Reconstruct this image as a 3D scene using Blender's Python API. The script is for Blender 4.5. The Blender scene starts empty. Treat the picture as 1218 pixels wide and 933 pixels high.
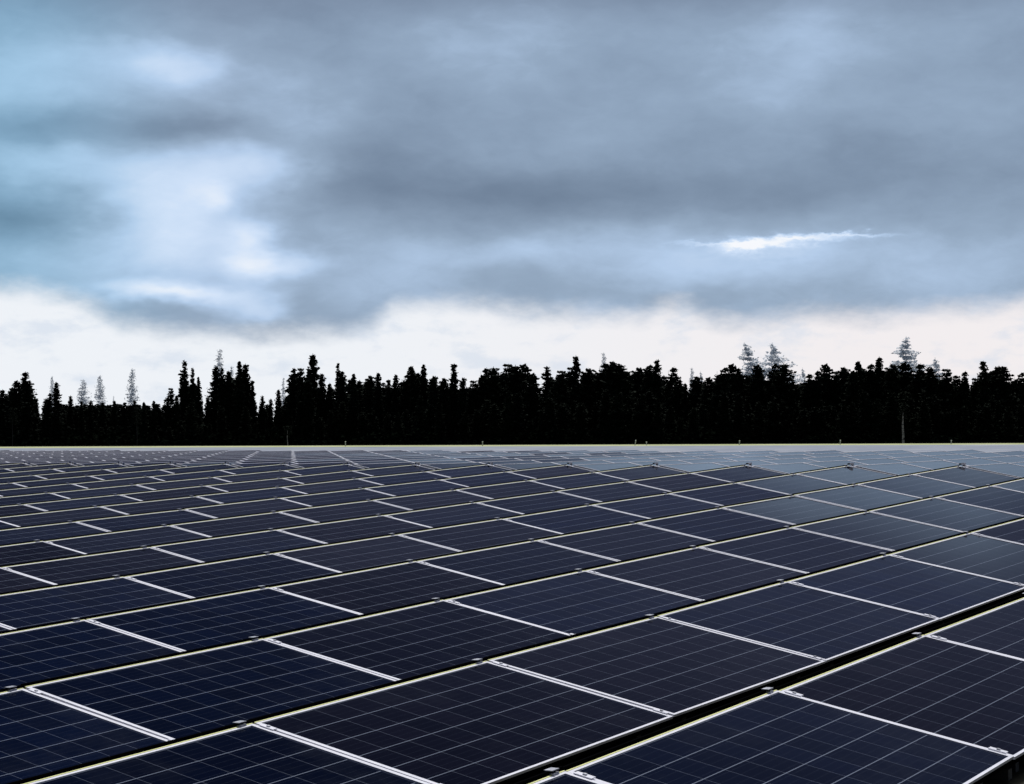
import bpy, bmesh, math, random
from mathutils import Vector, Matrix
R = math.radians

# ------------------------------------------------------------------ camera, sky, sun, exposure
sc = bpy.context.scene
col = sc.collection
PX, PY, F = 609.0, 466.5, 2267.0          # the photograph is 1218 x 933; focal length in its pixels
HOR = 500.0                               # image row of the true horizon
ALPHA = math.atan((HOR - PY) / F)         # camera looks up by this much
EYE = 3.0
cam_d = bpy.data.cameras.new('camera'); cam = bpy.data.objects.new('camera', cam_d); col.objects.link(cam)
cam.location = (0, 0, EYE); cam.rotation_euler = (R(90) + ALPHA, 0, 0)
cam_d.sensor_width = 36.0; cam_d.lens = F / 1218 * 36.0; cam_d.clip_start = 0.05; cam_d.clip_end = 9000
sc.camera = cam
sc.view_settings.view_transform = 'Standard'; sc.view_settings.look = 'None'
sc.view_settings.exposure = 0.0; sc.view_settings.gamma = 1.0
sc.view_settings.use_curve_mapping = False
sc.render.resolution_x = 1024; sc.render.resolution_y = 784

SUN_EL, SUN_AZ = R(60), R(8)              # high behind the cloud, ahead of the camera
sun_d = bpy.data.lights.new('sun', 'SUN'); sun_d.energy = 2.6; sun_d.angle = R(12); sun_d.color = (1, .97, .93)
sun = bpy.data.objects.new('sun', sun_d); col.objects.link(sun)
sdir = Vector((math.sin(SUN_AZ) * math.cos(SUN_EL), math.cos(SUN_AZ) * math.cos(SUN_EL), math.sin(SUN_EL)))
sun.rotation_euler = sdir.to_track_quat('Z', 'Y').to_euler(); sun.location = (0, 0, 60)

world = bpy.data.worlds.new('World'); sc.world = world; world.use_nodes = True
nt = world.node_tree; nt.nodes.clear()

class NG:
    """tiny helper for writing node maths"""
    def __init__(s, nt): s.nt = nt
    def n(s, t, **k):
        o = s.nt.nodes.new(t)
        for a, b in k.items(): setattr(o, a, b)
        return o
    def put(s, sock, v):
        if isinstance(v, (int, float, tuple, list)): sock.default_value = v
        else: s.nt.links.new(v, sock)
    def m(s, op, a, b=0.0, c=0.0, clamp=False):
        o = s.n('ShaderNodeMath', operation=op, use_clamp=clamp)
        for i, v in enumerate((a, b, c)): s.put(o.inputs[i], v)
        return o.outputs[0]
    def ramp(s, fac, stops, interp='LINEAR'):
        o = s.n('ShaderNodeValToRGB'); cr = o.color_ramp; cr.interpolation = interp
        while len(cr.elements) > 1: cr.elements.remove(cr.elements[-1])
        cr.elements[0].position = stops[0][0]; cr.elements[0].color = (*stops[0][1], 1)
        for p, c in stops[1:]:
            e = cr.elements.new(p); e.color = (*c, 1)
        s.put(o.inputs[0], fac); return o.outputs[0]
    def mix(s, f, a, b):
        o = s.n('ShaderNodeMix', data_type='RGBA')
        s.put(o.inputs[0], f)
        for i, v in ((6, a), (7, b)):
            if isinstance(v, tuple) and len(v) == 3: v = (*v, 1)
            s.put(o.inputs[i], v)
        return o.outputs[2]
    def noise(s, vec, scale, detail=3, rough=.5, dist=0):
        o = s.n('ShaderNodeTexNoise'); s.put(o.inputs['Vector'], vec)
        o.inputs['Scale'].default_value = scale; o.inputs['Detail'].default_value = detail
        o.inputs['Roughness'].default_value = rough; o.inputs['Distortion'].default_value = dist
        return o.outputs[0]
    def sstep(s, v, a, b):
        o = s.n('ShaderNodeMapRange', interpolation_type='SMOOTHSTEP')
        s.put(o.inputs[0], v); o.inputs[1].default_value = a; o.inputs[2].default_value = b
        return o.outputs[0]

def srgb(r, g, b):
    f = lambda c: (c / 255 / 12.92) if c / 255 <= .04045 else ((c / 255 + .055) / 1.055) ** 2.4
    return (f(r), f(g), f(b))

g = NG(nt)
tc = g.n('ShaderNodeTexCoord'); sep = g.n('ShaderNodeSeparateXYZ'); nt.links.new(tc.outputs['Generated'], sep.inputs[0])
dx, dy, dz = sep.outputs
az = g.m('ARCTAN2', dx, dy)                                    # 0 ahead, + to the right
hl = g.m('SQRT', g.m('ADD', g.m('MULTIPLY', dx, dx), g.m('MULTIPLY', dy, dy)))
el = g.m('ARCTAN2', dz, hl)
# sky map in hundredths of a radian: A to the right, E upward
A0 = g.m('MULTIPLY', az, 100.0); E0 = g.m('MULTIPLY', el, 100.0)
cmb = g.n('ShaderNodeCombineXYZ'); g.put(cmb.inputs[0], A0); g.put(cmb.inputs[1], g.m('MULTIPLY', E0, 2.1)); cmb.inputs[2].default_value = 3.7
vec = cmb.outputs[0]
cmb2 = g.n('ShaderNodeCombineXYZ'); g.put(cmb2.inputs[0], A0); g.put(cmb2.inputs[1], g.m('MULTIPLY', E0, 2.1)); cmb2.inputs[2].default_value = 17.3
w1 = g.m('SUBTRACT', g.noise(vec, .16, 4, .55), .5); w2 = g.m('SUBTRACT', g.noise(cmb2.outputs[0], .16, 4, .55), .5)
A = g.m('ADD', A0, g.m('MULTIPLY', w1, 5.0)); E_ = g.m('ADD', E0, g.m('MULTIPLY', w2, 2.4))
def P2(x, y): return ((x - PX) / F * 100, (HOR - y) / F * 100)  # photo pixel -> sky map
def blob(x, y, sx, sy, amp, A=A, E_=E_):
    a, e = P2(x, y); sx *= 100 / F; sy *= 100 / F
    u = g.m('DIVIDE', g.m('SUBTRACT', A, a), sx); v = g.m('DIVIDE', g.m('SUBTRACT', E_, e), sy)
    q = g.m('ADD', g.m('MULTIPLY', u, u), g.m('MULTIPLY', v, v))
    return g.m('MULTIPLY', g.m('EXPONENT', g.m('MULTIPLY', q, -1.0)), amp)
val = g.m('ADD', .31, g.m('MULTIPLY', g.m('SUBTRACT', g.noise(vec, .17, 5, .5), .5), .26))
BLOBS = [(190, 80, 90, 26, .15), (235, 100, 50, 14, .10), (60, 105, 140, 50, .20), (215, 85, 38, 20, .16), (330, 125, 90, 45, .10),
         (200, 260, 95, 65, .38), (310, 205, 60, 24, .28), (260, 240, 26, 14, .22), (60, 205, 90, 18, .20), (230, 215, 90, 30, .12),
         (300, 285, 30, 20, .22), (335, 318, 55, 13, .36), (300, 312, 26, 30, .16), (215, 350, 90, 11, .46), (300, 366, 36, 12, .30), (60, 325, 130, 26, .14), (230, 300, 90, 40, .16),
         (560, 45, 90, 45, .14), (650, 20, 60, 30, .08), (400, 40, 180, 40, -.08), (960, 50, 80, 60, .14), (880, 120, 120, 30, .07),
         (45, 262, 95, 24, -.30), (230, 155, 70, 15, -.20), (70, 165, 130, 20, -.16),
         (480, 120, 90, 60, -.06), (560, 225, 170, 36, -.20), (800, 235, 220, 30, -.16), (1050, 195, 240, 34, -.12), (430, 205, 50, 40, -.10),
         (430, 345, 80, 26, .04), (620, 300, 130, 20, .12), (860, 315, 110, 22, .14), (1100, 320, 130, 25, .08), (760, 345, 200, 12, -.05),
         (360, 388, 90, 12, -.02)]
val = g.m('ADD', val, g.m('MULTIPLY', g.m('SUBTRACT', g.noise(vec, .5, 9, .6, .5), .5), .12))
for b in BLOBS: val = g.m('ADD', val, blob(*b))
yp0 = g.m('SUBTRACT', HOR, g.m('MULTIPLY', E_, F / 100))
val = g.m('ADD', val, g.m('MULTIPLY', g.m('MULTIPLY', g.sstep(yp0, 255, 292), g.sstep(A0, -13, -6)), .08))
wf = g.m('SUBTRACT', g.noise(vec, 1.1, 5, .6), .5)
# the torn slit of light on the right
for b in ((882, 297, 24, 5.5, .44), (910, 293, 40, 4.5, .36), (950, 288, 50, 3.4, .42), (1000, 284, 45, 2.2, .36), (855, 292, 45, 2.4, .2), (925, 300, 75, 12, .12)):
    val = g.m('ADD', val, blob(*b, A=A0, E_=g.m('ADD', g.m('ADD', E0, g.m('MULTIPLY', w2, .6)), g.m('MULTIPLY', wf, .9))))
# ragged lower edge of the cloud deck, clear pale sky below it
fc = g.n('ShaderNodeFloatCurve'); cv = fc.mapping.curves[0]
pts = [(-60, 352), (0, 352), (90, 362), (160, 388), (260, 400), (400, 398), (450, 385), (478, 368), (540, 364), (620, 374), (760, 378), (800, 368), (860, 384), (960, 380), (1080, 378), (1218, 366), (1300, 366)]
def cn(x, y): return ((x + 100) / 1500, (y - 300) / 150)
for i, (x, y) in enumerate(pts):
    u, v = cn(x, y)
    if i == 0: cv.points[0].location = (u, v)
    elif i == 1: cv.points[1].location = (u, v)
    else: cv.points.new(u, v)
fc.mapping.update()
xpx = g.m('DIVIDE', g.m('ADD', g.m('ADD', g.m('MULTIPLY', A0, F / 100), PX), 100), 1500)
g.put(fc.inputs['Value'], xpx)
ypx = g.m('SUBTRACT', HOR, g.m('MULTIPLY', E0, F / 100))
edge = g.m('ADD', g.m('MULTIPLY', fc.outputs[0], 150), 300)
edge = g.m('ADD', edge, g.m('MULTIPLY', g.m('SUBTRACT', g.noise(vec, .38, 7, .6), .5), 36))
low = g.sstep(g.m('SUBTRACT', ypx, edge), -24, 18)
cloud = g.ramp(g.m('MULTIPLY', val, 1.0, clamp=True),
    [(0, srgb(106, 124, 148)), (.18, srgb(126, 145, 169)), (.36, srgb(148, 169, 194)), (.55, srgb(180, 204, 234)), (.75, srgb(208, 226, 250)), (.95, srgb(244, 248, 254)), (1, srgb(248, 250, 255))])
# teal-blue cast towards the left
bl = g.sstep(A0, -15, -27)
cloud = g.mix(g.m('MULTIPLY', bl, .75), cloud, g.ramp(g.m('MULTIPLY', val, 1.0, clamp=True), [(0, srgb(94, 136, 164)), (.3, srgb(126, 170, 200)), (.6, srgb(165, 208, 238)), (.95, srgb(236, 245, 252)), (1, srgb(244, 249, 254))]))
pale = g.mix(g.sstep(A0, -14, 22), srgb(240, 244, 250), srgb(244, 239, 241))
pale = g.mix(g.m('MULTIPLY', g.sstep(g.noise(vec, .26, 6, .6), .5, .68), .5), pale, srgb(205, 218, 236))
skyc = g.mix(low, cloud, pale)
# unseen sky shaped for its light: darkens glass and trees, brightens frames
skyc = g.mix(g.sstep(E0, 19.5, 26), skyc, (.058, .068, .125))
skyc = g.mix(g.m('MULTIPLY', g.m('MULTIPLY', g.sstep(A0, 27, 33), g.sstep(E0, 12, 18)), .85), skyc, (.045, .055, .105))
skyc = g.mix(g.sstep(E0, 29, 46), skyc, (.005, .009, .030))
skyc = g.mix(g.sstep(E0, 74, 100), skyc, (1.5, 1.55, 1.8))
skyc = g.mix(g.sstep(dy, .28, -.12), skyc, (.055, .065, .085))
ns = g.n('ShaderNodeTexSky', sky_type='NISHITA'); ns.sun_disc = False; ns.sun_elevation = SUN_EL; ns.sun_rotation = SUN_AZ
b1 = g.n('ShaderNodeBackground'); g.put(b1.inputs[0], skyc); b1.inputs[1].default_value = 1.0
b2 = g.n('ShaderNodeBackground'); nt.links.new(ns.outputs[0], b2.inputs[0]); b2.inputs[1].default_value = .08
mx = g.n('ShaderNodeMixShader'); mx.inputs[0].default_value = .04
nt.links.new(b1.outputs[0], mx.inputs[1]); nt.links.new(b2.outputs[0], mx.inputs[2])
wo = g.n('ShaderNodeOutputWorld'); nt.links.new(mx.outputs[0], wo.inputs[0])

# ------------------------------------------------------------------ helpers
def mat(name, base=(.5, .5, .5), rough=.6, metal=0.0, spec=.5, ior=1.45):
    m = bpy.data.materials.new(name); m.use_nodes = True
    b = m.node_tree.nodes['Principled BSDF']
    b.inputs['Base Color'].default_value = (*base, 1); b.inputs['Roughness'].default_value = rough
    b.inputs['Metallic'].default_value = metal; b.inputs['Specular IOR Level'].default_value = spec
    b.inputs['IOR'].default_value = ior
    return m, NG(m.node_tree), b

class MB:
    def __init__(s): s.v = []; s.f = []; s.mi = []; s.uv = {}
    def quad(s, pts, mi=0, uv=None):
        i = len(s.v); s.v += [tuple(p) for p in pts]; s.f.append(tuple(range(i, i + len(pts)))); s.mi.append(mi)
        if uv: s.uv[len(s.f) - 1] = uv
    def box(s, lo, hi, fr=None, mi=0):
        x0, y0, z0 = lo; x1, y1, z1 = hi
        p = [(x0, y0, z0), (x1, y0, z0), (x1, y1, z0), (x0, y1, z0), (x0, y0, z1), (x1, y0, z1), (x1, y1, z1), (x0, y1, z1)]
        if fr: p = [fr(q) for q in p]
        i = len(s.v); s.v += [tuple(q) for q in p]
        for f in ((0, 3, 2, 1), (4, 5, 6, 7), (0, 1, 5, 4), (1, 2, 6, 5), (2, 3, 7, 6), (3, 0, 4, 7)):
            s.f.append(tuple(i + k for k in f)); s.mi.append(mi)
    def prism(s, prof, x0, x1, mi=0):       # prof in (y, z), counter-clockwise seen from +x
        n = len(prof); i = len(s.v)
        s.v += [(x0, y, z) for y, z in prof] + [(x1, y, z) for y, z in prof]
        s.f.append(tuple(i + k for k in reversed(range(n)))); s.f.append(tuple(i + n + k for k in range(n))); s.mi += [mi, mi]
        for k in range(n):
            s.f.append((i + k, i + (k + 1) % n, i + n + (k + 1) % n, i + n + k)); s.mi.append(mi)
    def tube(s, pts, rad, n=6, mi=0):
        rings = []
        for k, p in enumerate(pts):
            d = (Vector(pts[min(k + 1, len(pts) - 1)]) - Vector(pts[max(k - 1, 0)])).normalized()
            a = d.cross(Vector((0, 1, 0)) if abs(d.y) < .9 else Vector((1, 0, 0))).normalized(); b = d.cross(a)
            i = len(s.v); rings.append(i)
            for j in range(n):
                t = 2 * math.pi * j / n
                s.v.append(tuple(Vector(p) + (a * math.cos(t) + b * math.sin(t)) * rad[k]))
        for k in range(len(pts) - 1):
            for j in range(n):
                s.f.append((rings[k] + j, rings[k] + (j + 1) % n, rings[k + 1] + (j + 1) % n, rings[k + 1] + j)); s.mi.append(mi)
        s.f.append(tuple(rings[0] + j for j in range(n))); s.f.append(tuple(rings[-1] + j for j in range(n))); s.mi += [mi, mi]
    def mesh(s, name, mats):
        me = bpy.data.meshes.new(name); me.from_pydata(s.v, [], s.f)
        for m in mats: me.materials.append(m)
        me.polygons.foreach_set('material_index', s.mi)
        if s.uv:
            l = me.uv_layers.new(name='UVMap')
            for fi, uv in s.uv.items():
                for li, c in zip(me.polygons[fi].loop_indices, uv): l.data[li].uv = c
        me.update(); return me
def link(name, me, parent=None):
    o = bpy.data.objects.new(name, me); col.objects.link(o)
    if parent: o.parent = parent
    return o
def tag(o, label=None, cat=None, group=None, kind=None):
    for k, v in (('label', label), ('category', cat), ('group', group), ('kind', kind)):
        if v: o[k] = v
    return o

# ------------------------------------------------------------------ lie of the land (solved from the photograph)
CA, SA = math.cos(ALPHA), math.sin(ALPHA)
def c2w(v):                                   # camera frame (right, down, ahead) -> world directions
    x, y, z = v; return Vector((x, z * CA + y * SA, z * SA - y * CA))
LO = c2w((.17495, 1.25434, 6.3163)) + Vector((0, 0, EYE))
LU = c2w((.8964, -.0453, 1.3981)); LV = c2w((-1.1887, .0401, 1.1403))
NA = LU.cross(LV).normalized()
CR = 10                                       # rows end at column 10: the brow of the slope
CP = LO + LU * CR                             # a point on the brow; the brow runs along LV
GH = .30                                      # upper panel edge above ground
# second field beyond the brow, on nearly level ground
GY = -.005; GX = (-LV.z + 1.1571 * 0 + LV.y * GY) / -LV.x   # this plane holds the brow line
def slope_b(v): return Vector((v.x, v.y, GX * v.x + GY * v.y))
UB = slope_b(LU); VB = LV.copy()
NB = UB.cross(VB).normalized()
def zA(x, y): return LO.z - (NA.x * (x - LO.x) + NA.y * (y - LO.y)) / NA.z - GH
def zB(x, y): return CP.z - (NB.x * (x - CP.x) + NB.y * (y - CP.y)) / NB.z - GH
UH = Vector((LU.x, LU.y)).normalized()
def sdist(x, y): return UH.x * (x - CP.x) + UH.y * (y - CP.y)
def lerp(a, b, t): t = min(1, max(0, t)); t = t * t * (3 - 2 * t); return a + (b - a) * t
VERGE = 138.0; FOREST = 400.0
ZFAR = EYE - (530 - HOR) / F * VERGE
ZFOR = EYE - 5.6
TB = lambda x, y: zB(x, y) + GH
K0 = EYE - TB(0, 0)
def field_end(x, y):                          # how far out the second field reaches in this direction
    a = x / max(y, 1.0); d = 37.4 / F + GX * a + GY
    return min(95.0, max(30.0, K0 / max(d, .004)))
def ground(x, y):
    z = zA(x, y) if sdist(x, y) < 0 else zB(x, y)
    if abs(x) > 45: z = lerp(z, ground_far(x, y), (abs(x) - 45) / 40)
    if y < 20: return z
    return lerp(z, ground_far(x, y), (y - field_end(x, y) - 3) / 14)
def ground_far(x, y):
    xx = max(-60, min(60, x))
    if y < VERGE: return ZFAR + .0035 * xx
    return lerp(ZFAR + .0035 * xx, ZFOR, (y - VERGE) / 120)

# ------------------------------------------------------------------ ground
def grid(name, xs, ys, fn, m, dz=0):
    b = MB(); nx = len(xs)
    b.v = [(x, y, fn(x, y) + dz) for y in ys for x in xs]
    for j in range(len(ys) - 1):
        for i in range(nx - 1):
            a = j * nx + i; b.f.append((a, a + 1, a + nx + 1, a + nx)); b.mi.append(0)
    o = link(name, b.mesh(name, [m])); o['kind'] = 'structure'
    for p in o.data.polygons: p.use_smooth = True
    return o
m_ground, q, b = mat('soil', rough=.95, spec=.1)
tco = q.n('ShaderNodeTexCoord').outputs['Object']
q.put(b.inputs['Base Color'], q.ramp(q.noise(tco, 1.3, 8, .65), [(.3, (.035, .032, .022)), (.55, (.07, .066, .045)), (.75, (.10, .10, .06))]))
m_road, q, b = mat('pale_gravel', rough=.9, spec=.2)
tco = q.n('ShaderNodeTexCoord').outputs['Object']
q.put(b.inputs['Base Color'], q.ramp(q.noise(tco, .35, 6, .6), [(.25, (.22, .25, .31)), (.5, (.30, .33, .39)), (.75, (.42, .44, .46))]))
m_dry, q, b = mat('dry_grass', rough=.95, spec=.05)
tco = q.n('ShaderNodeTexCoord').outputs['Object']
q.put(b.inputs['Base Color'], q.ramp(q.noise(tco, .25, 6, .6), [(.3, (.42, .46, .22)), (.7, (.60, .62, .36))]))
def seq(a, b, n): return [a + (b - a) * i / n for i in range(n + 1)]
xs = [-2500, -1200, -500, -250] + seq(-120, 120, 120) + [250, 500, 1200, 2500]
ys = [-60, -30] + seq(-10, 90, 100) + seq(95, 135, 8) + seq(138, 280, 30) + [330, 400, 600, 1000, 2000, 4000, 7000]
grid('ground', xs, ys, ground, m_ground)
grid('gravel_track', seq(-70, 70, 70), seq(30, 131, 80), lambda x, y: ground(x, y) + (.03 if y > field_end(x, y) + 1 else -.4), m_road)
grid('dry_meadow', [-250, -150] + seq(-70, 70, 28) + [150, 250], seq(131, 138, 4), ground, m_dry, .03)

# ------------------------------------------------------------------ solar panels
m_alu, q, b = mat('anodised_aluminium', (.80, .81, .88), .5, .0)
tco = q.n('ShaderNodeTexCoord').outputs['Object']
q.put(b.inputs['Base Color'], q.ramp(q.noise(tco, 9, 4, .6), [(.35, (.74, .75, .83)), (.65, (.86, .87, .95))]))
m_yel, q, b = mat('yellow_edge_fringe', (.80, .82, .34), .5)  # lens colour fringe along the high edge, built as a yellow strip
m_black, q, b = mat('black_sheet_and_shade', (.003, .003, .0035), .95, spec=0.0)
m_galv, q, b = mat('galvanised_steel', (.42, .44, .48), .5, .4)
tco = q.n('ShaderNodeTexCoord').outputs['Object']
q.put(b.inputs['Base Color'], q.ramp(q.noise(tco, 40, 3, .6), [(.35, (.28, .29, .33)), (.65, (.5, .52, .58))]))
m_leg, q, b = mat('dark_steel', (.06, .06, .065), .6, .3)
PL, PW, FL = 1.65, .99, .021                   # panel length, width, visible flange
m_cell, q, b = mat('solar_cells_under_glass', rough=.13, ior=1.28, spec=.5)
uvn = q.n('ShaderNodeUVMap'); sp = q.n('ShaderNodeSeparateXYZ'); q.nt.links.new(uvn.outputs[0], sp.inputs[0])
ux, uy = sp.outputs[0], sp.outputs[1]          # metres from the glass centre
oi = q.n('ShaderNodeObjectInfo'); rnd = oi.outputs['Random']
def line(c, pitch, half, off=0.0):             # 1 on lines every `pitch`
    t = q.m('PINGPONG', q.m('ADD', c, off), pitch / 2)
    return t, half
pit = .1590
tx = q.m('PINGPONG', ux, pit / 2)              # gap at multiples of pitch (10 columns)
ty = q.m('PINGPONG', uy, pit / 2)              # 6 rows
gapx = q.m('LESS_THAN', tx, .0012); gapy = q.m('LESS_THAN', ty, .0022)
inx = q.m('LESS_THAN', q.m('ABSOLUTE', ux), pit * 5); iny = q.m('LESS_THAN', q.m('ABSOLUTE', uy), pit * 3)
inside = q.m('MULTIPLY', inx, iny)
bus = q.m('LESS_THAN', q.m('PINGPONG', q.m('ADD', uy, pit / 8), pit / 8), .0006)
cellid = q.n('ShaderNodeCombineXYZ')
q.put(cellid.inputs[0], q.m('FLOOR', q.m('DIVIDE', ux, pit))); q.put(cellid.inputs[1], q.m('FLOOR', q.m('DIVIDE', uy, pit))); q.put(cellid.inputs[2], q.m('MULTIPLY', rnd, 91.0))
wn = q.n('ShaderNodeTexWhiteNoise'); q.nt.links.new(cellid.outputs[0], wn.inputs[0])
cellcol = q.ramp(rnd, [(0, (.0004, .0018, .010)), (.35, (.0008, .0042, .021)), (.5, (.0022, .0040, .013)), (.65, (.0040, .0042, .0110)), (1, (.0078, .0068, .0125))], 'LINEAR')
cellcol = q.mix(q.m('MULTIPLY', wn.outputs[0], .55), cellcol, (.0005, .0010, .0045))
cellcol = q.mix(q.m('MULTIPLY', bus, .22), cellcol, (.10, .12, .17))
tdst = q.n('ShaderNodeTexCoord').outputs['Object']; dst = q.noise(tdst, 2.2, 9, .7)
cellcol = q.mix(q.m('MULTIPLY', q.sstep(dst, .48, .75), .07), cellcol, (.10, .11, .13))
gl = q.m('MAXIMUM', gapx, q.m('MULTIPLY', gapy, 1.0))
gl = q.m('MAXIMUM', q.m('MULTIPLY', gapx, .26), q.m('MULTIPLY', gapy, .46))
c2 = q.mix(gl, cellcol, (.40, .46, .58))
c2 = q.mix(q.m('SUBTRACT', 1.0, inside), c2, (.012, .016, .04))
q.put(b.inputs['Base Color'], c2)
# each pane sits at a hair of its own angle, and carries a thin film of dust
ge = q.n('ShaderNodeNewGeometry'); vn = q.n('ShaderNodeVectorMath', operation='NORMALIZE')
va = q.n('ShaderNodeVectorMath', operation='ADD'); cx = q.n('ShaderNodeCombineXYZ')
wn2 = q.n('ShaderNodeTexWhiteNoise', noise_dimensions='1D'); q.put(wn2.inputs['W'], q.m('MULTIPLY', rnd, 977.0))
s3 = q.n('ShaderNodeSeparateColor'); q.nt.links.new(wn2.outputs['Color'], s3.inputs[0])
q.put(cx.inputs[0], q.m('MULTIPLY', q.m('SUBTRACT', s3.outputs[0], .5), .016)); q.put(cx.inputs[1], q.m('MULTIPLY', q.m('SUBTRACT', s3.outputs[1], .5), .028))
q.nt.links.new(ge.outputs['Normal'], va.inputs[0]); q.nt.links.new(cx.outputs[0], va.inputs[1]); q.nt.links.new(va.outputs[0], vn.inputs[0])
q.nt.links.new(vn.outputs[0], b.inputs['Normal'])
tob = q.n('ShaderNodeTexCoord').outputs['Object']
q.put(b.inputs['Roughness'], q.m('ADD', .03, q.m('MULTIPLY', q.noise(tob, 3, 5, .6), .07)))

TILT = R(11.4); CT, ST = math.cos(TILT), math.sin(TILT)
ZT = GH; ZL = GH - PW * ST                      # heights of upper and lower edge
YH = PW * CT / 2
def slope(p):                                  # (x, s up the slope from the low edge, t off the face) -> panel frame
    x, s_, t = p; return (x, -YH + s_ * CT - t * ST, ZL + s_ * ST + t * CT)
FE = .013                                      # flange along the long edges
def mesh_frame():
    b = MB(); h = PL / 2; L = -.011; Y = .006
    for z0, z1, m_, e in ((-.032, L - .0005, 2, .002), (L, 0, 0, 0)):  # lower frame side coloured black, standing in for its shade
        b.box((-h + e, e, z0), (h - e, FE, z1), slope, m_)
        b.box((-h + e, PW - FE - Y, z0), (h - e, PW - Y, z1), slope, m_)
        b.box((-h + e, FE, z0), (-h + FL, PW - FE - Y, z1), slope, m_)
        b.box((h - FL, FE, z0), (h - e, PW - FE - Y, z1), slope, m_)
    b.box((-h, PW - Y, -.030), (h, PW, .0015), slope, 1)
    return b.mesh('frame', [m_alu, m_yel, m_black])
def mesh_glass():
    b = MB(); h = PL / 2 - FL; s0, s1 = FE, PW - FE - .006; sc_ = (s0 + s1) / 2
    p = [(-h, s0), (h, s0), (h, s1), (-h, s1)]
    b.quad([slope((x, s_, -.003)) for x, s_ in p], 0, [(x, s_ - sc_) for x, s_ in p])
    b.quad([slope((x, s_, -.009)) for x, s_ in reversed(p)], 1)
    return b.mesh('glass', [m_cell, m_black])
def mesh_defl():
    b = MB(); y = YH + .006; t = .013
    b.prism([(y, ZT - .06), (y + .012, ZT - .06), (y + .150, .015), (y + .156, .015), (y + .010, ZT + t), (y, ZT + t)][::-1], -PL / 2 - .008, PL / 2 + .008)
    return b.mesh('wind_deflector', [m_black])
def mesh_clamp():
    b = MB(); x0 = PL / 2 - .085; y = YH + .006
    b.box((x0, y - .014, ZT - .004), (x0 + .045, y - .002, ZT + .006))
    b.box((x0, y - .014, ZT + .014), (x0 + .045, y + .018, ZT + .017))
    b.box((x0 + .004, y - .019, ZT + .004), (x0 + .012, y - .0145, ZT + .0055), mi=1)
    return b.mesh('bracket', [m_galv, m_galv])
def mesh_mid(s0):
    b = MB(); x0 = PL / 2 - .004
    b.box((x0, s0, .0015), (x0 + .028, s0 + .07, .005), slope)
    b.box((x0 + .008, s0 + .028, .005), (x0 + .020, s0 + .040, .010), slope, 1)
    return b.mesh('mid_clamp', [m_alu, m_galv])
def mesh_leg(x, back):
    b = MB()
    if back: b.box((x - .02, YH - .10, 0), (x + .02, YH - .06, ZT - .062))
    else: b.box((x - .02, -YH + .06, 0), (x + .02, -YH + .10, ZL - .028))
    return b.mesh('support_leg', [m_leg])
def mesh_rail():
    b = MB(); b.box((PL / 2 - .012, -YH + .02, .012), (PL / 2 + .032, YH - .02, .052)); return b.mesh('base_rail', [m_leg])
def mesh_frame_far():
    b = MB(); h = PL / 2
    b.box((-h, .010, -.032), (h, FL, 0), slope); b.box((-h, PW - FL, -.032), (h, PW - .010, 0), slope)
    b.box((-h, FL, -.032), (-h + FL, PW - FL, 0), slope); b.box((h - FL, FL, -.032), (h, PW - FL, 0), slope)
    return b.mesh('frame', [m_alu])
def mesh_defl_far():
    b = MB(); y = YH + .006; b.quad([(-.83, y, ZT - .03), (.83, y, ZT - .03), (.83, y + .15, .01), (-.83, y + .15, .01)]); b.quad([(-.83, y + .004, ZT - .03), (-.83, y + .154, .01), (.83, y + .154, .01), (.83, y + .004, ZT - .03)])
    return b.mesh('wind_deflector', [m_black])
MEF = dict(frame=mesh_frame_far(), wind_deflector=mesh_defl_far())
ME = dict(frame=mesh_frame(), glass=mesh_glass(), wind_deflector=mesh_defl(), bracket=mesh_clamp(), base_rail=mesh_rail())
MID = [mesh_mid(.03), mesh_mid(PW - .11)]
LEGS = [mesh_leg(x, k) for x in (-.62, .62) for k in (0, 1)]

def project(p):
    d = p - Vector((0, 0, EYE)); z = d.y * CA + d.z * SA
    if z < .3: return None
    return PX + F * d.x / z, PY + F * (d.y * SA - d.z * CA) / z, z
def basis(U, V, n):
    x = U.normalized(); y = n.cross(x).normalized()
    return Matrix((x, y, n)).transposed()
BA, BB = basis(LU, LV, NA), basis(UB, VB, NB)
WH = lambda B: -(B.col[1]) * YH
def origin(T, U, B, n): return T + U * .5 + WH(B) - n * GH
def visible(o, mx, top=-60, bot=1050):
    q = project(o)
    return q and -mx < q[0] < 1218 + mx and q[1] < bot

ORD = ['first', 'second', 'third', 'fourth', 'fifth', 'sixth', 'seventh', 'eighth', 'ninth', 'tenth', 'eleventh', 'twelfth', 'thirteenth', 'fourteenth', 'fifteenth', 'sixteenth', 'seventeenth', 'eighteenth', 'nineteenth', 'twentieth', 'twenty-first', 'twenty-second']
near = []
for r in range(-2, 19):
    row = []
    for c in range(-16, CR - r):
        T = LO + LU * (c + r) + LV * r
        if c + r >= CR: continue
        o = origin(T, LU, BA, NA); pj = project(o)
        if not pj: continue
        mg = 260 if r < 3 else 170
        if -mg < pj[0] < 1218 + mg and pj[1] < 1260: row.append((c, T, o, pj))
    near.append((r, row))
far = []
for r in range(-14, 70):
    for i in range(0, 44):
        T = CP + UB * (i + .10) + VB * r
        o = origin(T, UB, BB, NB); pj = project(o)
        if not pj or project(T)[1] < 536.3 or not (-80 < pj[0] < 1298): continue
        far.append((pj[2], r, i, T, o, pj))
far.sort(key=lambda t: t[0])

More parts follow.
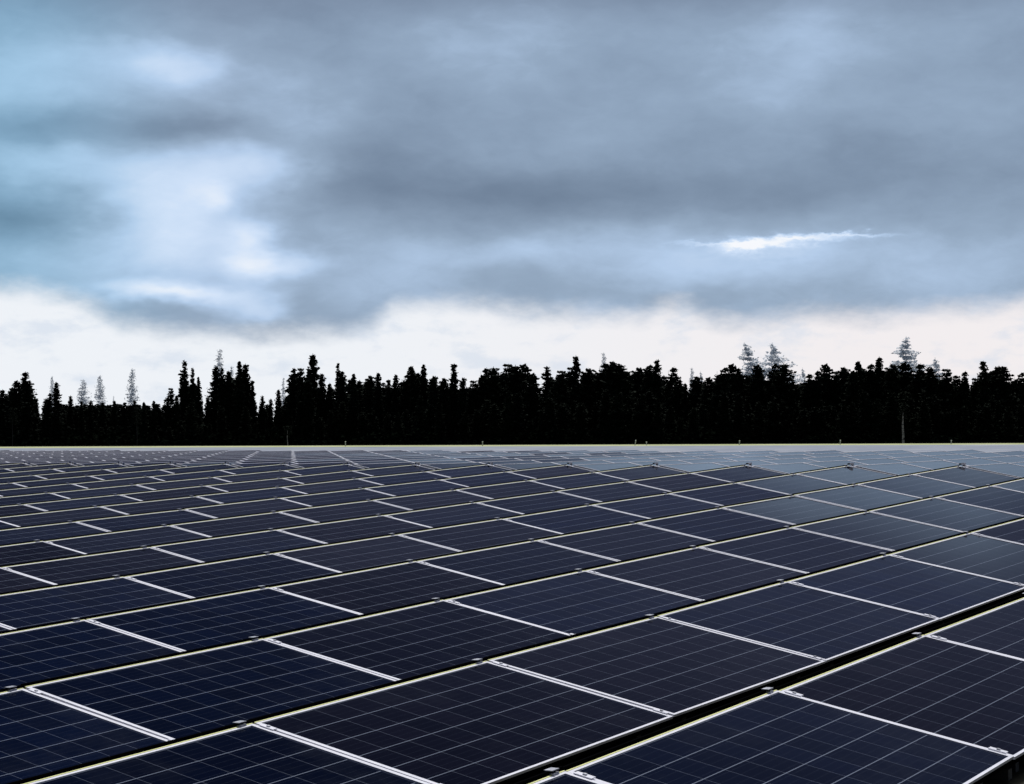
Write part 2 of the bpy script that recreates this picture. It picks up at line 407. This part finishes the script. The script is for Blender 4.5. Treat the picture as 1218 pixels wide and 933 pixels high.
def build_panel(parts, extra):
    root = bpy.data.objects.new('solar_panel', None); root.empty_display_size = .2; col.objects.link(root)
    for p in parts: link(p, ME[p] if extra else MEF.get(p, ME[p]), root)
    if extra:
        for m_ in MID: link('mid_clamp', m_, root)
        for l in LEGS: link('support_leg', l, root)
    return root
def dup(root):
    c = root.copy(); col.objects.link(c)
    for ch in list(root.children):
        d = ch.copy(); col.objects.link(d); d.parent = c
    return c
rng = random.Random(5)
def place(o, B, loc, jit=.0018):
    J = Matrix.Rotation(rng.gauss(0, jit), 3, 'X') @ Matrix.Rotation(rng.gauss(0, jit), 3, 'Y')
    o.matrix_world = Matrix.Translation(loc) @ (B @ J).to_4x4()
proto = build_panel(['frame', 'glass', 'wind_deflector', 'bracket', 'base_rail'], True); used = False; count = 0
rown = 0
for r, row in near:
    def shows(T):
        down = -(BA.col[1]) * (PW * CT) - NA * (PW * ST)
        for i in range(11):
            for j in range(6):
                pp = project(T + LU * (i / 10) + down * (j / 5))
                if pp and 3 < pp[0] < 1215 and pp[1] < 930: return True
        return False
    vis = [k for k in row if shows(k[1])]
    if vis: rown += 1
    n = 0
    for c, T, o, pj in row:
        ob = dup(proto) if used else proto; used = True; count += 1
        place(ob, BA, o)
        if (c, T, o, pj) in vis:
            n += 1
            lab = 'dark blue solar panel, %s from the left in the %s row from the bottom' % (ORD[n - 1], ORD[rown - 1])
            gp = 'solar panels of the near slope'
        else:
            lab = 'dark blue solar panel of the near slope lying just outside the picture'; gp = 'solar panels outside the picture'
        tag(ob, lab, 'solar panel', gp)
print('NEAR', count, 'FARALL', len(far))
proto2 = build_panel(['frame', 'glass', 'wind_deflector'], False)
NIND = max(0, 300 - count)
tag(proto2, 'small far solar panel seen almost edge-on beyond the brow of the slope', 'solar panel', 'solar panels beyond the brow')
for k, (z, r, i, T, o, pj) in enumerate(far[:NIND]):
    ob = proto2 if k == 0 else dup(proto2)
    place(ob, BB, o)
# all that lie beyond those, seen as one shimmering field
if len(far) > NIND:
    fm = {n_: MEF.get(n_, ME[n_]) for n_ in ('frame', 'glass', 'wind_deflector')}
    V_, F_, MI, UVs = [], [], [], []
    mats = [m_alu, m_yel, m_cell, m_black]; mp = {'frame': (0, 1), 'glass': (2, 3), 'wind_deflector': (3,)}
    for (z, r, i, T, o, pj) in far[NIND:]:
        for nm, me in fm.items():
            base = len(V_); V_ += [tuple(BB @ v.co + o) for v in me.vertices]
            uvl = me.uv_layers[0].data if me.uv_layers else None
            for p in me.polygons:
                F_.append(tuple(base + v for v in p.vertices)); MI.append(mp[nm][p.material_index])
                UVs += [tuple(uvl[l].uv) if uvl else (0, 0) for l in p.loop_indices]
    me = bpy.data.meshes.new('distant_solar_panels'); me.from_pydata(V_, [], F_)
    for m_ in mats: me.materials.append(m_)
    me.polygons.foreach_set('material_index', MI); l = me.uv_layers.new(name='UVMap')
    l.data.foreach_set('uv', [c for uv in UVs for c in uv]); me.update()
    tag(link('distant_solar_panels', me), 'mass of distant solar panels shimmering below the pale track at the far edge', 'solar panels', kind='stuff')

# white cable boxes at the end of each row, along the brow
bb = MB(); bb.box((0, -.05, 0), (.085, .035, .036)); bb.box((.015, -.025, .036), (.07, .025, .041)); me_body = bb.mesh('box_body', [m_alu])
bb = MB(); bb.box((-.04, -.025, 0), (0, .025, .03)); me_cap = bb.mesh('cable_plug', [m_black])
bb = MB(); bb.box((.03, -.02, -.32), (.08, .02, 0)); me_post = bb.mesh('post', [m_galv])
first = None
nn = 0
for r in range(17, 1, -1):
    T = CP + LV * r + LU * .03; pj = project(T)
    if not pj or not (-40 < pj[0] < 1260): continue
    if first is None:
        ob = bpy.data.objects.new('cable_box', None); ob.empty_display_size = .1; col.objects.link(ob)
        link('box_body', me_body, ob); link('cable_plug', me_cap, ob); link('post', me_post, ob); first = ob
    else: ob = dup(first)
    place(ob, BA, T + NA * .012, 0); ob.scale = (.62, .62, .62)
    ob.rotation_euler.z = 0
    tag(ob, 'small pale cable box with black plug, %s from the left along the brow' % ORD[nn], 'cable box', 'cable boxes along the brow'); nn += 1

# ------------------------------------------------------------------ forest
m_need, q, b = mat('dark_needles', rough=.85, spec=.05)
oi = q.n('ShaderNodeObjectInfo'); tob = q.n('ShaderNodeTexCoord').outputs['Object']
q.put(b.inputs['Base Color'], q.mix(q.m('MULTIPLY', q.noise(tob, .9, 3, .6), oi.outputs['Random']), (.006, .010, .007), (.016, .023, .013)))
m_pale, q, b = mat('washed_out_needles', (.62, .66, .70), rough=.9, spec=.05)  # bleached look of treetops against the sky, put into the colour
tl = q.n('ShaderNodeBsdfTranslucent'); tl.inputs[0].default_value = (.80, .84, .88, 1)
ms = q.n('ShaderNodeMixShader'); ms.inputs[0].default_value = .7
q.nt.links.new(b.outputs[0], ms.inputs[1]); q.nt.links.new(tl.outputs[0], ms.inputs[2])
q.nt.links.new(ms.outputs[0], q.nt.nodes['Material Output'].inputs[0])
m_bark, q, b = mat('bark', (.03, .024, .018), .9, spec=.1)
m_birch, q, b = mat('birch_bark', rough=.7, spec=.2)
tob = q.n('ShaderNodeTexCoord').outputs['Object']
mpn = q.n('ShaderNodeMapping'); mpn.inputs['Scale'].default_value = (.6, .6, 3); q.nt.links.new(tob, mpn.inputs[0])
q.put(b.inputs['Base Color'], q.ramp(q.noise(mpn.outputs[0], 1.2, 4, .6), [(.42, (.05, .05, .045)), (.5, (.62, .62, .56)), (.8, (.75, .75, .68))]))

def tri(b, c, size, rg, flat=.6):
    u = Vector((rg.gauss(0, 1), rg.gauss(0, 1), rg.gauss(0, flat))).normalized()
    w = Vector((rg.gauss(0, 1), rg.gauss(0, 1), rg.gauss(0, 1)))
    w = (w - u * w.dot(u)).normalized()
    a = size * rg.uniform(.6, 1.3); d = size * rg.uniform(.35, .7)
    c = Vector(c)
    b.quad([c - u * a - w * d * .4, c + u * a * .2 - w * d, c + u * a, c + w * d])
def spruce(seed, dens=1.35, n=46, sharp=.55, size=.027, wid=.15, bare=.06, droop=.35, colm=False, mt=None, lean=0):
    """unit-height spruce crown (z 0..1) made of drooping ragged branches"""
    rg = random.Random(seed); b = MB()
    for k in range(n):
        t = bare + (1 - bare) * (k + rg.uniform(-.3, .3)) / n
        rad = wid * ((1 - t) ** sharp if not colm else min(1, (1 - t) * 4 + .12) * (.75 + .25 * (1 - t))) * rg.uniform(.62, 1.18)
        rad = max(rad, .02)
        ox = rg.uniform(-.45, .45) * rad if n < 25 else 0
        for a in range(rg.randint(6, 10)):
            az_ = rg.uniform(0, 2 * math.pi); L = rad * rg.uniform(.55, 1.15)
            m_ = max(2, int(L / .011 * dens))
            for j in range(m_):
                f = (j + rg.random()) / m_; q_ = f * L
                z = t - droop * q_ * (1.2 - .5 * f) + (f ** 3) * L * .25
                sp_ = .010 + .022 * (1 - f) * L / .1
                tri(b, (math.cos(az_) * q_ + rg.gauss(0, sp_) + lean * t * t + ox, math.sin(az_) * q_ + rg.gauss(0, sp_), max(.01, z + rg.gauss(0, .006))), size * rg.uniform(.6, 1.15), rg, .35)
    for k in range(5): tri(b, (lean, 0, .985 + .004 * k), .007, rg, 3)
    mz = max(v[2] for v in b.v); b.v = [(x, y, z / mz) for x, y, z in b.v]
    return b.mesh('crown', [mt or m_need])
def pine(seed, dens=1.0, size=.02, lean=0.06, low=.45, wid=.17, mt=None, lobes=15):
    rg = random.Random(seed); b = MB()
    for k in range(lobes):
        t = low + (1 - low) * (k + .6) / lobes
        w_ = wid * math.sin(math.pi * min(1, .22 + .78 * (1 - (t - low) / (1 - low))) ) ** .8 * rg.uniform(.5, 1.1)
        a = rg.uniform(0, 2 * math.pi); off = w_ * rg.uniform(.2, .85)
        c = Vector((math.cos(a) * off + lean * t + (lean * .8 if math.cos(a) > 0 else 0), math.sin(a) * off, t - .02))
        rx, rz = w_ * rg.uniform(.35, .62) + .02, rg.uniform(.025, .05)
        for j in range(int(130 * dens)):
            d = Vector((rg.gauss(0, 1), rg.gauss(0, 1), rg.gauss(0, 1))).normalized() * rg.random() ** .45
            z = min(.995, c.z + d.z * rz + abs(d.x) * .012)
            tri(b, (c.x + d.x * rx, c.y + d.y * rx, z), size * rg.uniform(.5, 1.1), rg, .6)
        for j in range(4):                      # limb
            f = j / 4; tri(b, (c.x * f + lean * t * (1 - f) * .5, c.y * f, t - .03 + .01 * f), .012, rg, .2)
    # dense filling that reads as neighbouring branchwood lower down
    for j in range(int(1300 * dens)):
        z = rg.uniform(.05, low + .32); a = rg.uniform(0, 6.28); q_ = wid * .85 * min(1, (1.02 - z) * 1.9) * math.sqrt(rg.random())
        tri(b, (math.cos(a) * q_ + lean * z, math.sin(a) * q_, z), size * 1.25, rg, .6)
    return b.mesh('crown', [mt or m_need])
def trunk(rad=.010, mt=None, lean=0, top=.95):
    b = MB(); b.tube([(0, 0, -.02), (lean * .05, 0, .3), (lean * .36, 0, .6), (lean * top * top, 0, top)], [rad, rad * .8, rad * .5, rad * .12], 7)
    return b.mesh('trunk', [mt or m_bark])
SPR = [spruce(11 + i, wid=w_, droop=d_) for i, (w_, d_) in enumerate([(.19, .4), (.16, .3), (.21, .5), (.16, .45), (.20, .35), (.17, .55)])]
COL = [spruce(31 + i, wid=w_, colm=True) for i, w_ in enumerate([.085, .10, .075, .11])]
PIN = [spruce(51 + i, dens=1.3, n=n_, sharp=s_, size=.028, lean=l_, wid=w_, droop=d_) for i, (l_, w_, s_, n_, d_) in enumerate([(.05, .26, .6, 38, .1), (.09, .30, .7, 34, 0), (.02, .22, .42, 38, .2), (.05, .30, .55, 30, .1), (-.02, .25, .5, 34, .25), (.07, .26, .7, 32, -.1), (.04, .20, .4, 40, .2)])]
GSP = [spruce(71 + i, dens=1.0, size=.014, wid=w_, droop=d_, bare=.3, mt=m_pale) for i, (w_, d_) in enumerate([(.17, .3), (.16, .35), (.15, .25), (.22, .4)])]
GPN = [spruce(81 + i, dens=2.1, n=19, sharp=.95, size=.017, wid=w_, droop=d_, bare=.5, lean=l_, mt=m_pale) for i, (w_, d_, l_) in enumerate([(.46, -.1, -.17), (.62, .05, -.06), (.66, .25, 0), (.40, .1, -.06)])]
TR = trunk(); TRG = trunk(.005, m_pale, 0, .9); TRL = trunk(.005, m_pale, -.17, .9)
def tree(name, crown, xpx, ytop, D, wscale=1.0, yaw=None, grey=False, rg=random.Random(3)):
    x = (xpx - PX) / F * D; zb = ground(x, D) if abs(x) < 400 else ZFOR
    H = EYE + (HOR - ytop) / F * D - zb
    root = bpy.data.objects.new(name, None); root.empty_display_size = 1; col.objects.link(root)
    root.location = (x, D, zb)
    w_ = H * wscale
    root.scale = (w_, w_, H)
    root.rotation_euler = (0, 0, rg.uniform(0, 6.28) if yaw is None else yaw)
    link('trunk', (TRL if crown is GPN[0] else TRG) if grey else TR, root); link('crown', crown, root)
    return root

# skyline, read from the photograph: x, top y, kind (s spruce, c column spruce, p pine), width factor
SKY = [(2, 463, 'p', .9), (17, 452, 'p', 1.0), (30, 442, 'c', 1.3), (56, 467, 'p', .8), (67, 454, 'c', 1.2), (84, 470, 's', .8), (97, 477, 's', .8), (108, 476, 's', .9),
       (122, 478, 's', .9), (136, 476, 's', .8), (148, 478, 's', .9), (160, 476, 's', .8), (171, 478, 's', .8), (183, 476, 's', .8), (201, 461, 'p', .75), (210, 470, 's', .7),
       (219, 428, 'c', .75), (229, 437, 'c', .55), (236, 448, 'c', .6), (247, 472, 's', .8), (257, 435, 's', .85), (264, 437, 'c', .8), (272, 440, 's', .8), (285, 429, 'c', .65), (292, 432, 's', .75), (300, 452, 's', .7),
       (312, 470, 's', .8), (322, 474, 's', .8), (331, 463, 's', .7), (346, 437, 'p', .7), (355, 437, 'p', .75), (372, 420, 's', .85), (383, 444, 's', .8), (392, 455, 's', .8), (402, 431, 's', .45), (407, 441, 's', .8),
       (421, 444, 'c', .7), (438, 446, 'p', .8), (450, 443, 's', .7), (462, 451, 's', .7), (471, 445, 's', .7), (480, 444, 'p', .7), (489, 435, 's', .85), (504, 433, 'c', .8), (514, 446, 'p', .7), (526, 449, 'p', .8), (540, 432, 's', .8), (549, 448, 'p', .6),
       (560, 452, 'p', .8), (572, 437, 'p', .8), (585, 436, 'p', .8), (600, 432, 'p', .85), (611, 434, 'p', .8), (619, 432, 'p', .85), (630, 443, 'p', .8), (638, 455, 's', .5), (652, 435, 'p', .6), (664, 440, 'p', .8),
       (676, 436, 'p', .7), (685, 422, 's', .65), (696, 437, 'p', .8), (713, 431, 'p', .85), (726, 429, 'p', .8), (741, 433, 'p', .9), (756, 436, 'p', .8), (768, 433, 'p', .85), (781, 427, 's', .8), (795, 436, 'p', .8), (804, 447, 'p', .7),
       (815, 455, 's', .8), (826, 447, 'p', .8), (840, 448, 'p', .8), (853, 437, 'p', .8), (867, 432, 'p', .8), (880, 437, 'p', .7), (897, 433, 'p', .8), (905, 441, 'p', .7), (915, 432, 'p', .6), (930, 432, 'p', .9), (944, 450, 'p', .6),
       (957, 444, 'p', .8), (968, 440, 'p', .7), (978, 432, 'p', .8), (990, 441, 'p', .7), (1001, 436, 'p', .8), (1012, 440, 'p', .7), (1021, 429, 's', .75), (1031, 432, 'p', .8), (1046, 424, 's', .8), (1058, 432, 'p', .8), (1072, 430, 'p', .9), (1087, 432, 'p', .9), (1098, 436, 'p', .8),
       (1109, 437, 'p', .8), (1122, 438, 'p', .8), (1135, 446, 'p', .8), (1144, 441, 'p', .7), (1157, 449, 'p', .7), (1170, 428, 's', .75), (1180, 437, 'p', .7), (1187, 434, 'p', .8), (1197, 436, 'p', .8), (1207, 443, 'p', .8), (1218, 444, 'p', .8)]
PROM = {30: 'tall dark column of a spruce near the left edge of the forest', 67: 'dark blunt-topped spruce, lone bump right of the leftmost clump',
        219: 'tall narrow black spruce, highest of the three slim ones left of the grey-tipped tree', 229: 'slim ragged black spruce just right of the tallest slim one', 236: 'shortest of the three slim black spruces in the left group',
        257: 'broad black spruce under the pale grey tip on the left', 285: 'narrow spiky black spruce in the left group', 292: 'ragged pointed black spruce ending the left group at the right',
        372: 'tallest black pointed spruce left of centre, above all near it', 402: 'thin black spire just right of the tallest pointed spruce', 540: 'pointed black spruce rising alone at the middle of the forest',
        652: 'steep-sided black pine right of the notch in the skyline', 630: 'rounded black pine left of the notch in the skyline', 685: 'small sharp black spruce rising from the centre-right treetops', 781: 'pointed black spruce before the skyline dips on the right',
        1046: 'black spruce rising just left of the biggest pale grey pine', 1170: 'sharp black spruce nearest the right edge of the forest', 2: 'black bushy pine cut by the left edge of the picture', 1218: 'black pine cut by the right edge of the picture'}
rt = random.Random(77)
pick = {'s': SPR, 'c': COL, 'p': PIN}
nm = {'s': 'spruce_tree', 'c': 'spruce_tree', 'p': 'pine_tree'}
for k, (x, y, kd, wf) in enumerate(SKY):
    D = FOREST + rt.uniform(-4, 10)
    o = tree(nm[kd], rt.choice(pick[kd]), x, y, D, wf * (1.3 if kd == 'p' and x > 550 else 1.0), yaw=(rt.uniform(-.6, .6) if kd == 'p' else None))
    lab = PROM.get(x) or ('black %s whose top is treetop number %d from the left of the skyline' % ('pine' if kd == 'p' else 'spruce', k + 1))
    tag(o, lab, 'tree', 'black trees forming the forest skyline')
def skyline(x):
    best = 530
    lo = [s for s in SKY if abs(s[0] - x) < 14]
    if not lo: return 450
    return max(s[1] for s in lo)
fill = []
for ring, (D, step, lift) in enumerate([(392, 13, 28), (412, 11, 7), (424, 12, 4), (438, 13, 5)]):
    x = -60 + ring * 4
    while x < 1280:
        fill.append((x + rt.uniform(-3, 3), skyline(x) + lift + rt.uniform(0, 9 if ring else 16), D + rt.uniform(-3, 3))); 
        if 78 < x < 205 and ring: fill[-1] = (x, 481 + rt.uniform(-1, 4), D)
        x += step
NF = 300 - len(SKY) - 16
rt.shuffle(fill); 
fill = fill[:]
keep = []
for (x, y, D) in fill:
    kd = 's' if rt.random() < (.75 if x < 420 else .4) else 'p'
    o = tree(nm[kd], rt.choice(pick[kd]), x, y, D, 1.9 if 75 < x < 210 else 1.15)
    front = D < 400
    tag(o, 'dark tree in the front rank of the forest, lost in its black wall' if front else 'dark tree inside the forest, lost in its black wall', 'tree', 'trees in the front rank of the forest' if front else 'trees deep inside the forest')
for x0 in (-330, -250, -170, -110, 1330, 1400, 1470, 1550):   # the forest goes on to both sides
    for k in range(3):
        kd = rt.choice('sp')
        o = tree(nm[kd], rt.choice(pick[kd]), x0 + k * 24 + rt.uniform(-6, 6), 446 + rt.uniform(-12, 18), FOREST + rt.uniform(-6, 16), 1.3)
        tag(o, 'dark tree of the forest beyond the side of the picture', 'tree', 'trees beyond the side of the picture')
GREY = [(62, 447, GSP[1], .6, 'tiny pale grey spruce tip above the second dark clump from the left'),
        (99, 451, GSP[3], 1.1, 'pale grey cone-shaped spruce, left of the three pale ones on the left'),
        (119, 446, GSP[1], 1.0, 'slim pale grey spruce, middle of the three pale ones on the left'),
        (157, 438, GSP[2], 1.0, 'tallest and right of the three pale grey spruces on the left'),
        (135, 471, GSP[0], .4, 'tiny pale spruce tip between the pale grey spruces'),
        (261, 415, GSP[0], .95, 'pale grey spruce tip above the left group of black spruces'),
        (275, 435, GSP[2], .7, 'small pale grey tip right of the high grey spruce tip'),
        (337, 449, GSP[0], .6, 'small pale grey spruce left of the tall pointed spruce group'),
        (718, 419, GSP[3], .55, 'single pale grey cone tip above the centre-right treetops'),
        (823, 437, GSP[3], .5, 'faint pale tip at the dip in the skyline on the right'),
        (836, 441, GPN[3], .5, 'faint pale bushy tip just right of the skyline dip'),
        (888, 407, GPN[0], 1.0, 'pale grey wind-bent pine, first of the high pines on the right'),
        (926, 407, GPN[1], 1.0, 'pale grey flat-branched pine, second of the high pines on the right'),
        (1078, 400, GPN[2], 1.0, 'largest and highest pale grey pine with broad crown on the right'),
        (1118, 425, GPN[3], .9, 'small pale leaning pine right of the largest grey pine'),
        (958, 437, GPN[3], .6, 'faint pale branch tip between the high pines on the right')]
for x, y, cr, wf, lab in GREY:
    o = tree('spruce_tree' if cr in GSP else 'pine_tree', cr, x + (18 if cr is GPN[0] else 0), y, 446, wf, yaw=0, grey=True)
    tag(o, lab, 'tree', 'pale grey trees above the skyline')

# bare pale trunks in front of the dark wall
def pale_trunk(x, y0, y1, D, rad, lab):
    xx = (x - PX) / F * D; zb = ground(xx, D); top = EYE + (HOR - y0) / F * D; h = top - zb
    b = MB(); b.tube([(0, 0, -.1), (.05, 0, h * .3), (-.04, 0, h * .65), (.03, 0, h)], [rad, rad * .9, rad * .75, rad * .4], 8)
    c = MB(); rg = random.Random(int(x))
    for k in range(260):
        z = h * rg.uniform(.75, 1.25); a = rg.uniform(0, 6.28); q_ = .9 * math.sqrt(rg.random())
        tri(c, (math.cos(a) * q_, math.sin(a) * q_ + .5, z), .2, rg)
    o = bpy.data.objects.new('birch_tree', None); col.objects.link(o); o.location = (xx, D, zb)
    link('trunk', b.mesh('trunk', [m_birch if rad > .09 else m_leg]), o); link('crown', c.mesh('crown', [m_need]), o)
    tag(o, lab, 'tree', 'pale birch trunks before the dark forest')
pale_trunk(1074, 490, 530, 372, .24, 'bright white birch trunk standing before the dark forest on the right')
pale_trunk(342, 512, 530, 374, .10, 'thin short pale trunk above the vertical line of far panels')
pale_trunk(15, 495, 530, 376, .06, 'very faint pale trunk near the left edge of the forest')
pale_trunk(163, 495, 530, 376, .06, 'very faint pale trunk below the tallest of the three grey spruces')

# undergrowth closing the forest floor
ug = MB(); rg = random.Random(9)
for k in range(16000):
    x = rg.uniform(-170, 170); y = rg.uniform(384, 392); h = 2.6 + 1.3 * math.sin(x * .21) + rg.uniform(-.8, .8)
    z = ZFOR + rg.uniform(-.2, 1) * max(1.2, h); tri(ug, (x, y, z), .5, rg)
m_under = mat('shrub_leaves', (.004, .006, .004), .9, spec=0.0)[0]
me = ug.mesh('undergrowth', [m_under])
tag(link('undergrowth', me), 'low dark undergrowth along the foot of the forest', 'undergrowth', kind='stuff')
grid('forest_floor', seq(-260, 260, 20), seq(380, 480, 6), ground, m_bark, .05)

# small pale marker posts along the far verge
def stake(x, y0, lab, tilt=0):
    D = 134; xx = (x - PX) / F * D; zb = ground(xx, D) + .02; h = EYE + (HOR - y0) / F * D - zb
    b = MB(); b.tube([(0, 0, -.05), (tilt * h, 0, h)], [.035, .03], 6)
    c = MB(); c.tube([(tilt * h, 0, h + .001), (tilt * h, 0, h + .06)], [.045, .04], 6)
    o = bpy.data.objects.new('marker_post', None); col.objects.link(o); o.location = (xx, D, zb)
    link('post', b.mesh('post', [m_galv]), o); link('cap', c.mesh('cap', [m_alu]), o)
    tag(o, lab, 'marker post', 'marker posts along the far verge')
for k, (x, y, t) in enumerate([(411, 526, 0), (574, 526, 0), (755, 524.5, .2), (769, 526.5, 0), (879, 525, .15), (999, 524.5, .1), (1131, 524.5, .1)]):
    stake(x, y, 'tiny pale marker post on the far verge, %s of seven from the left' % ORD[k], t)
print('objects', len(bpy.data.objects))
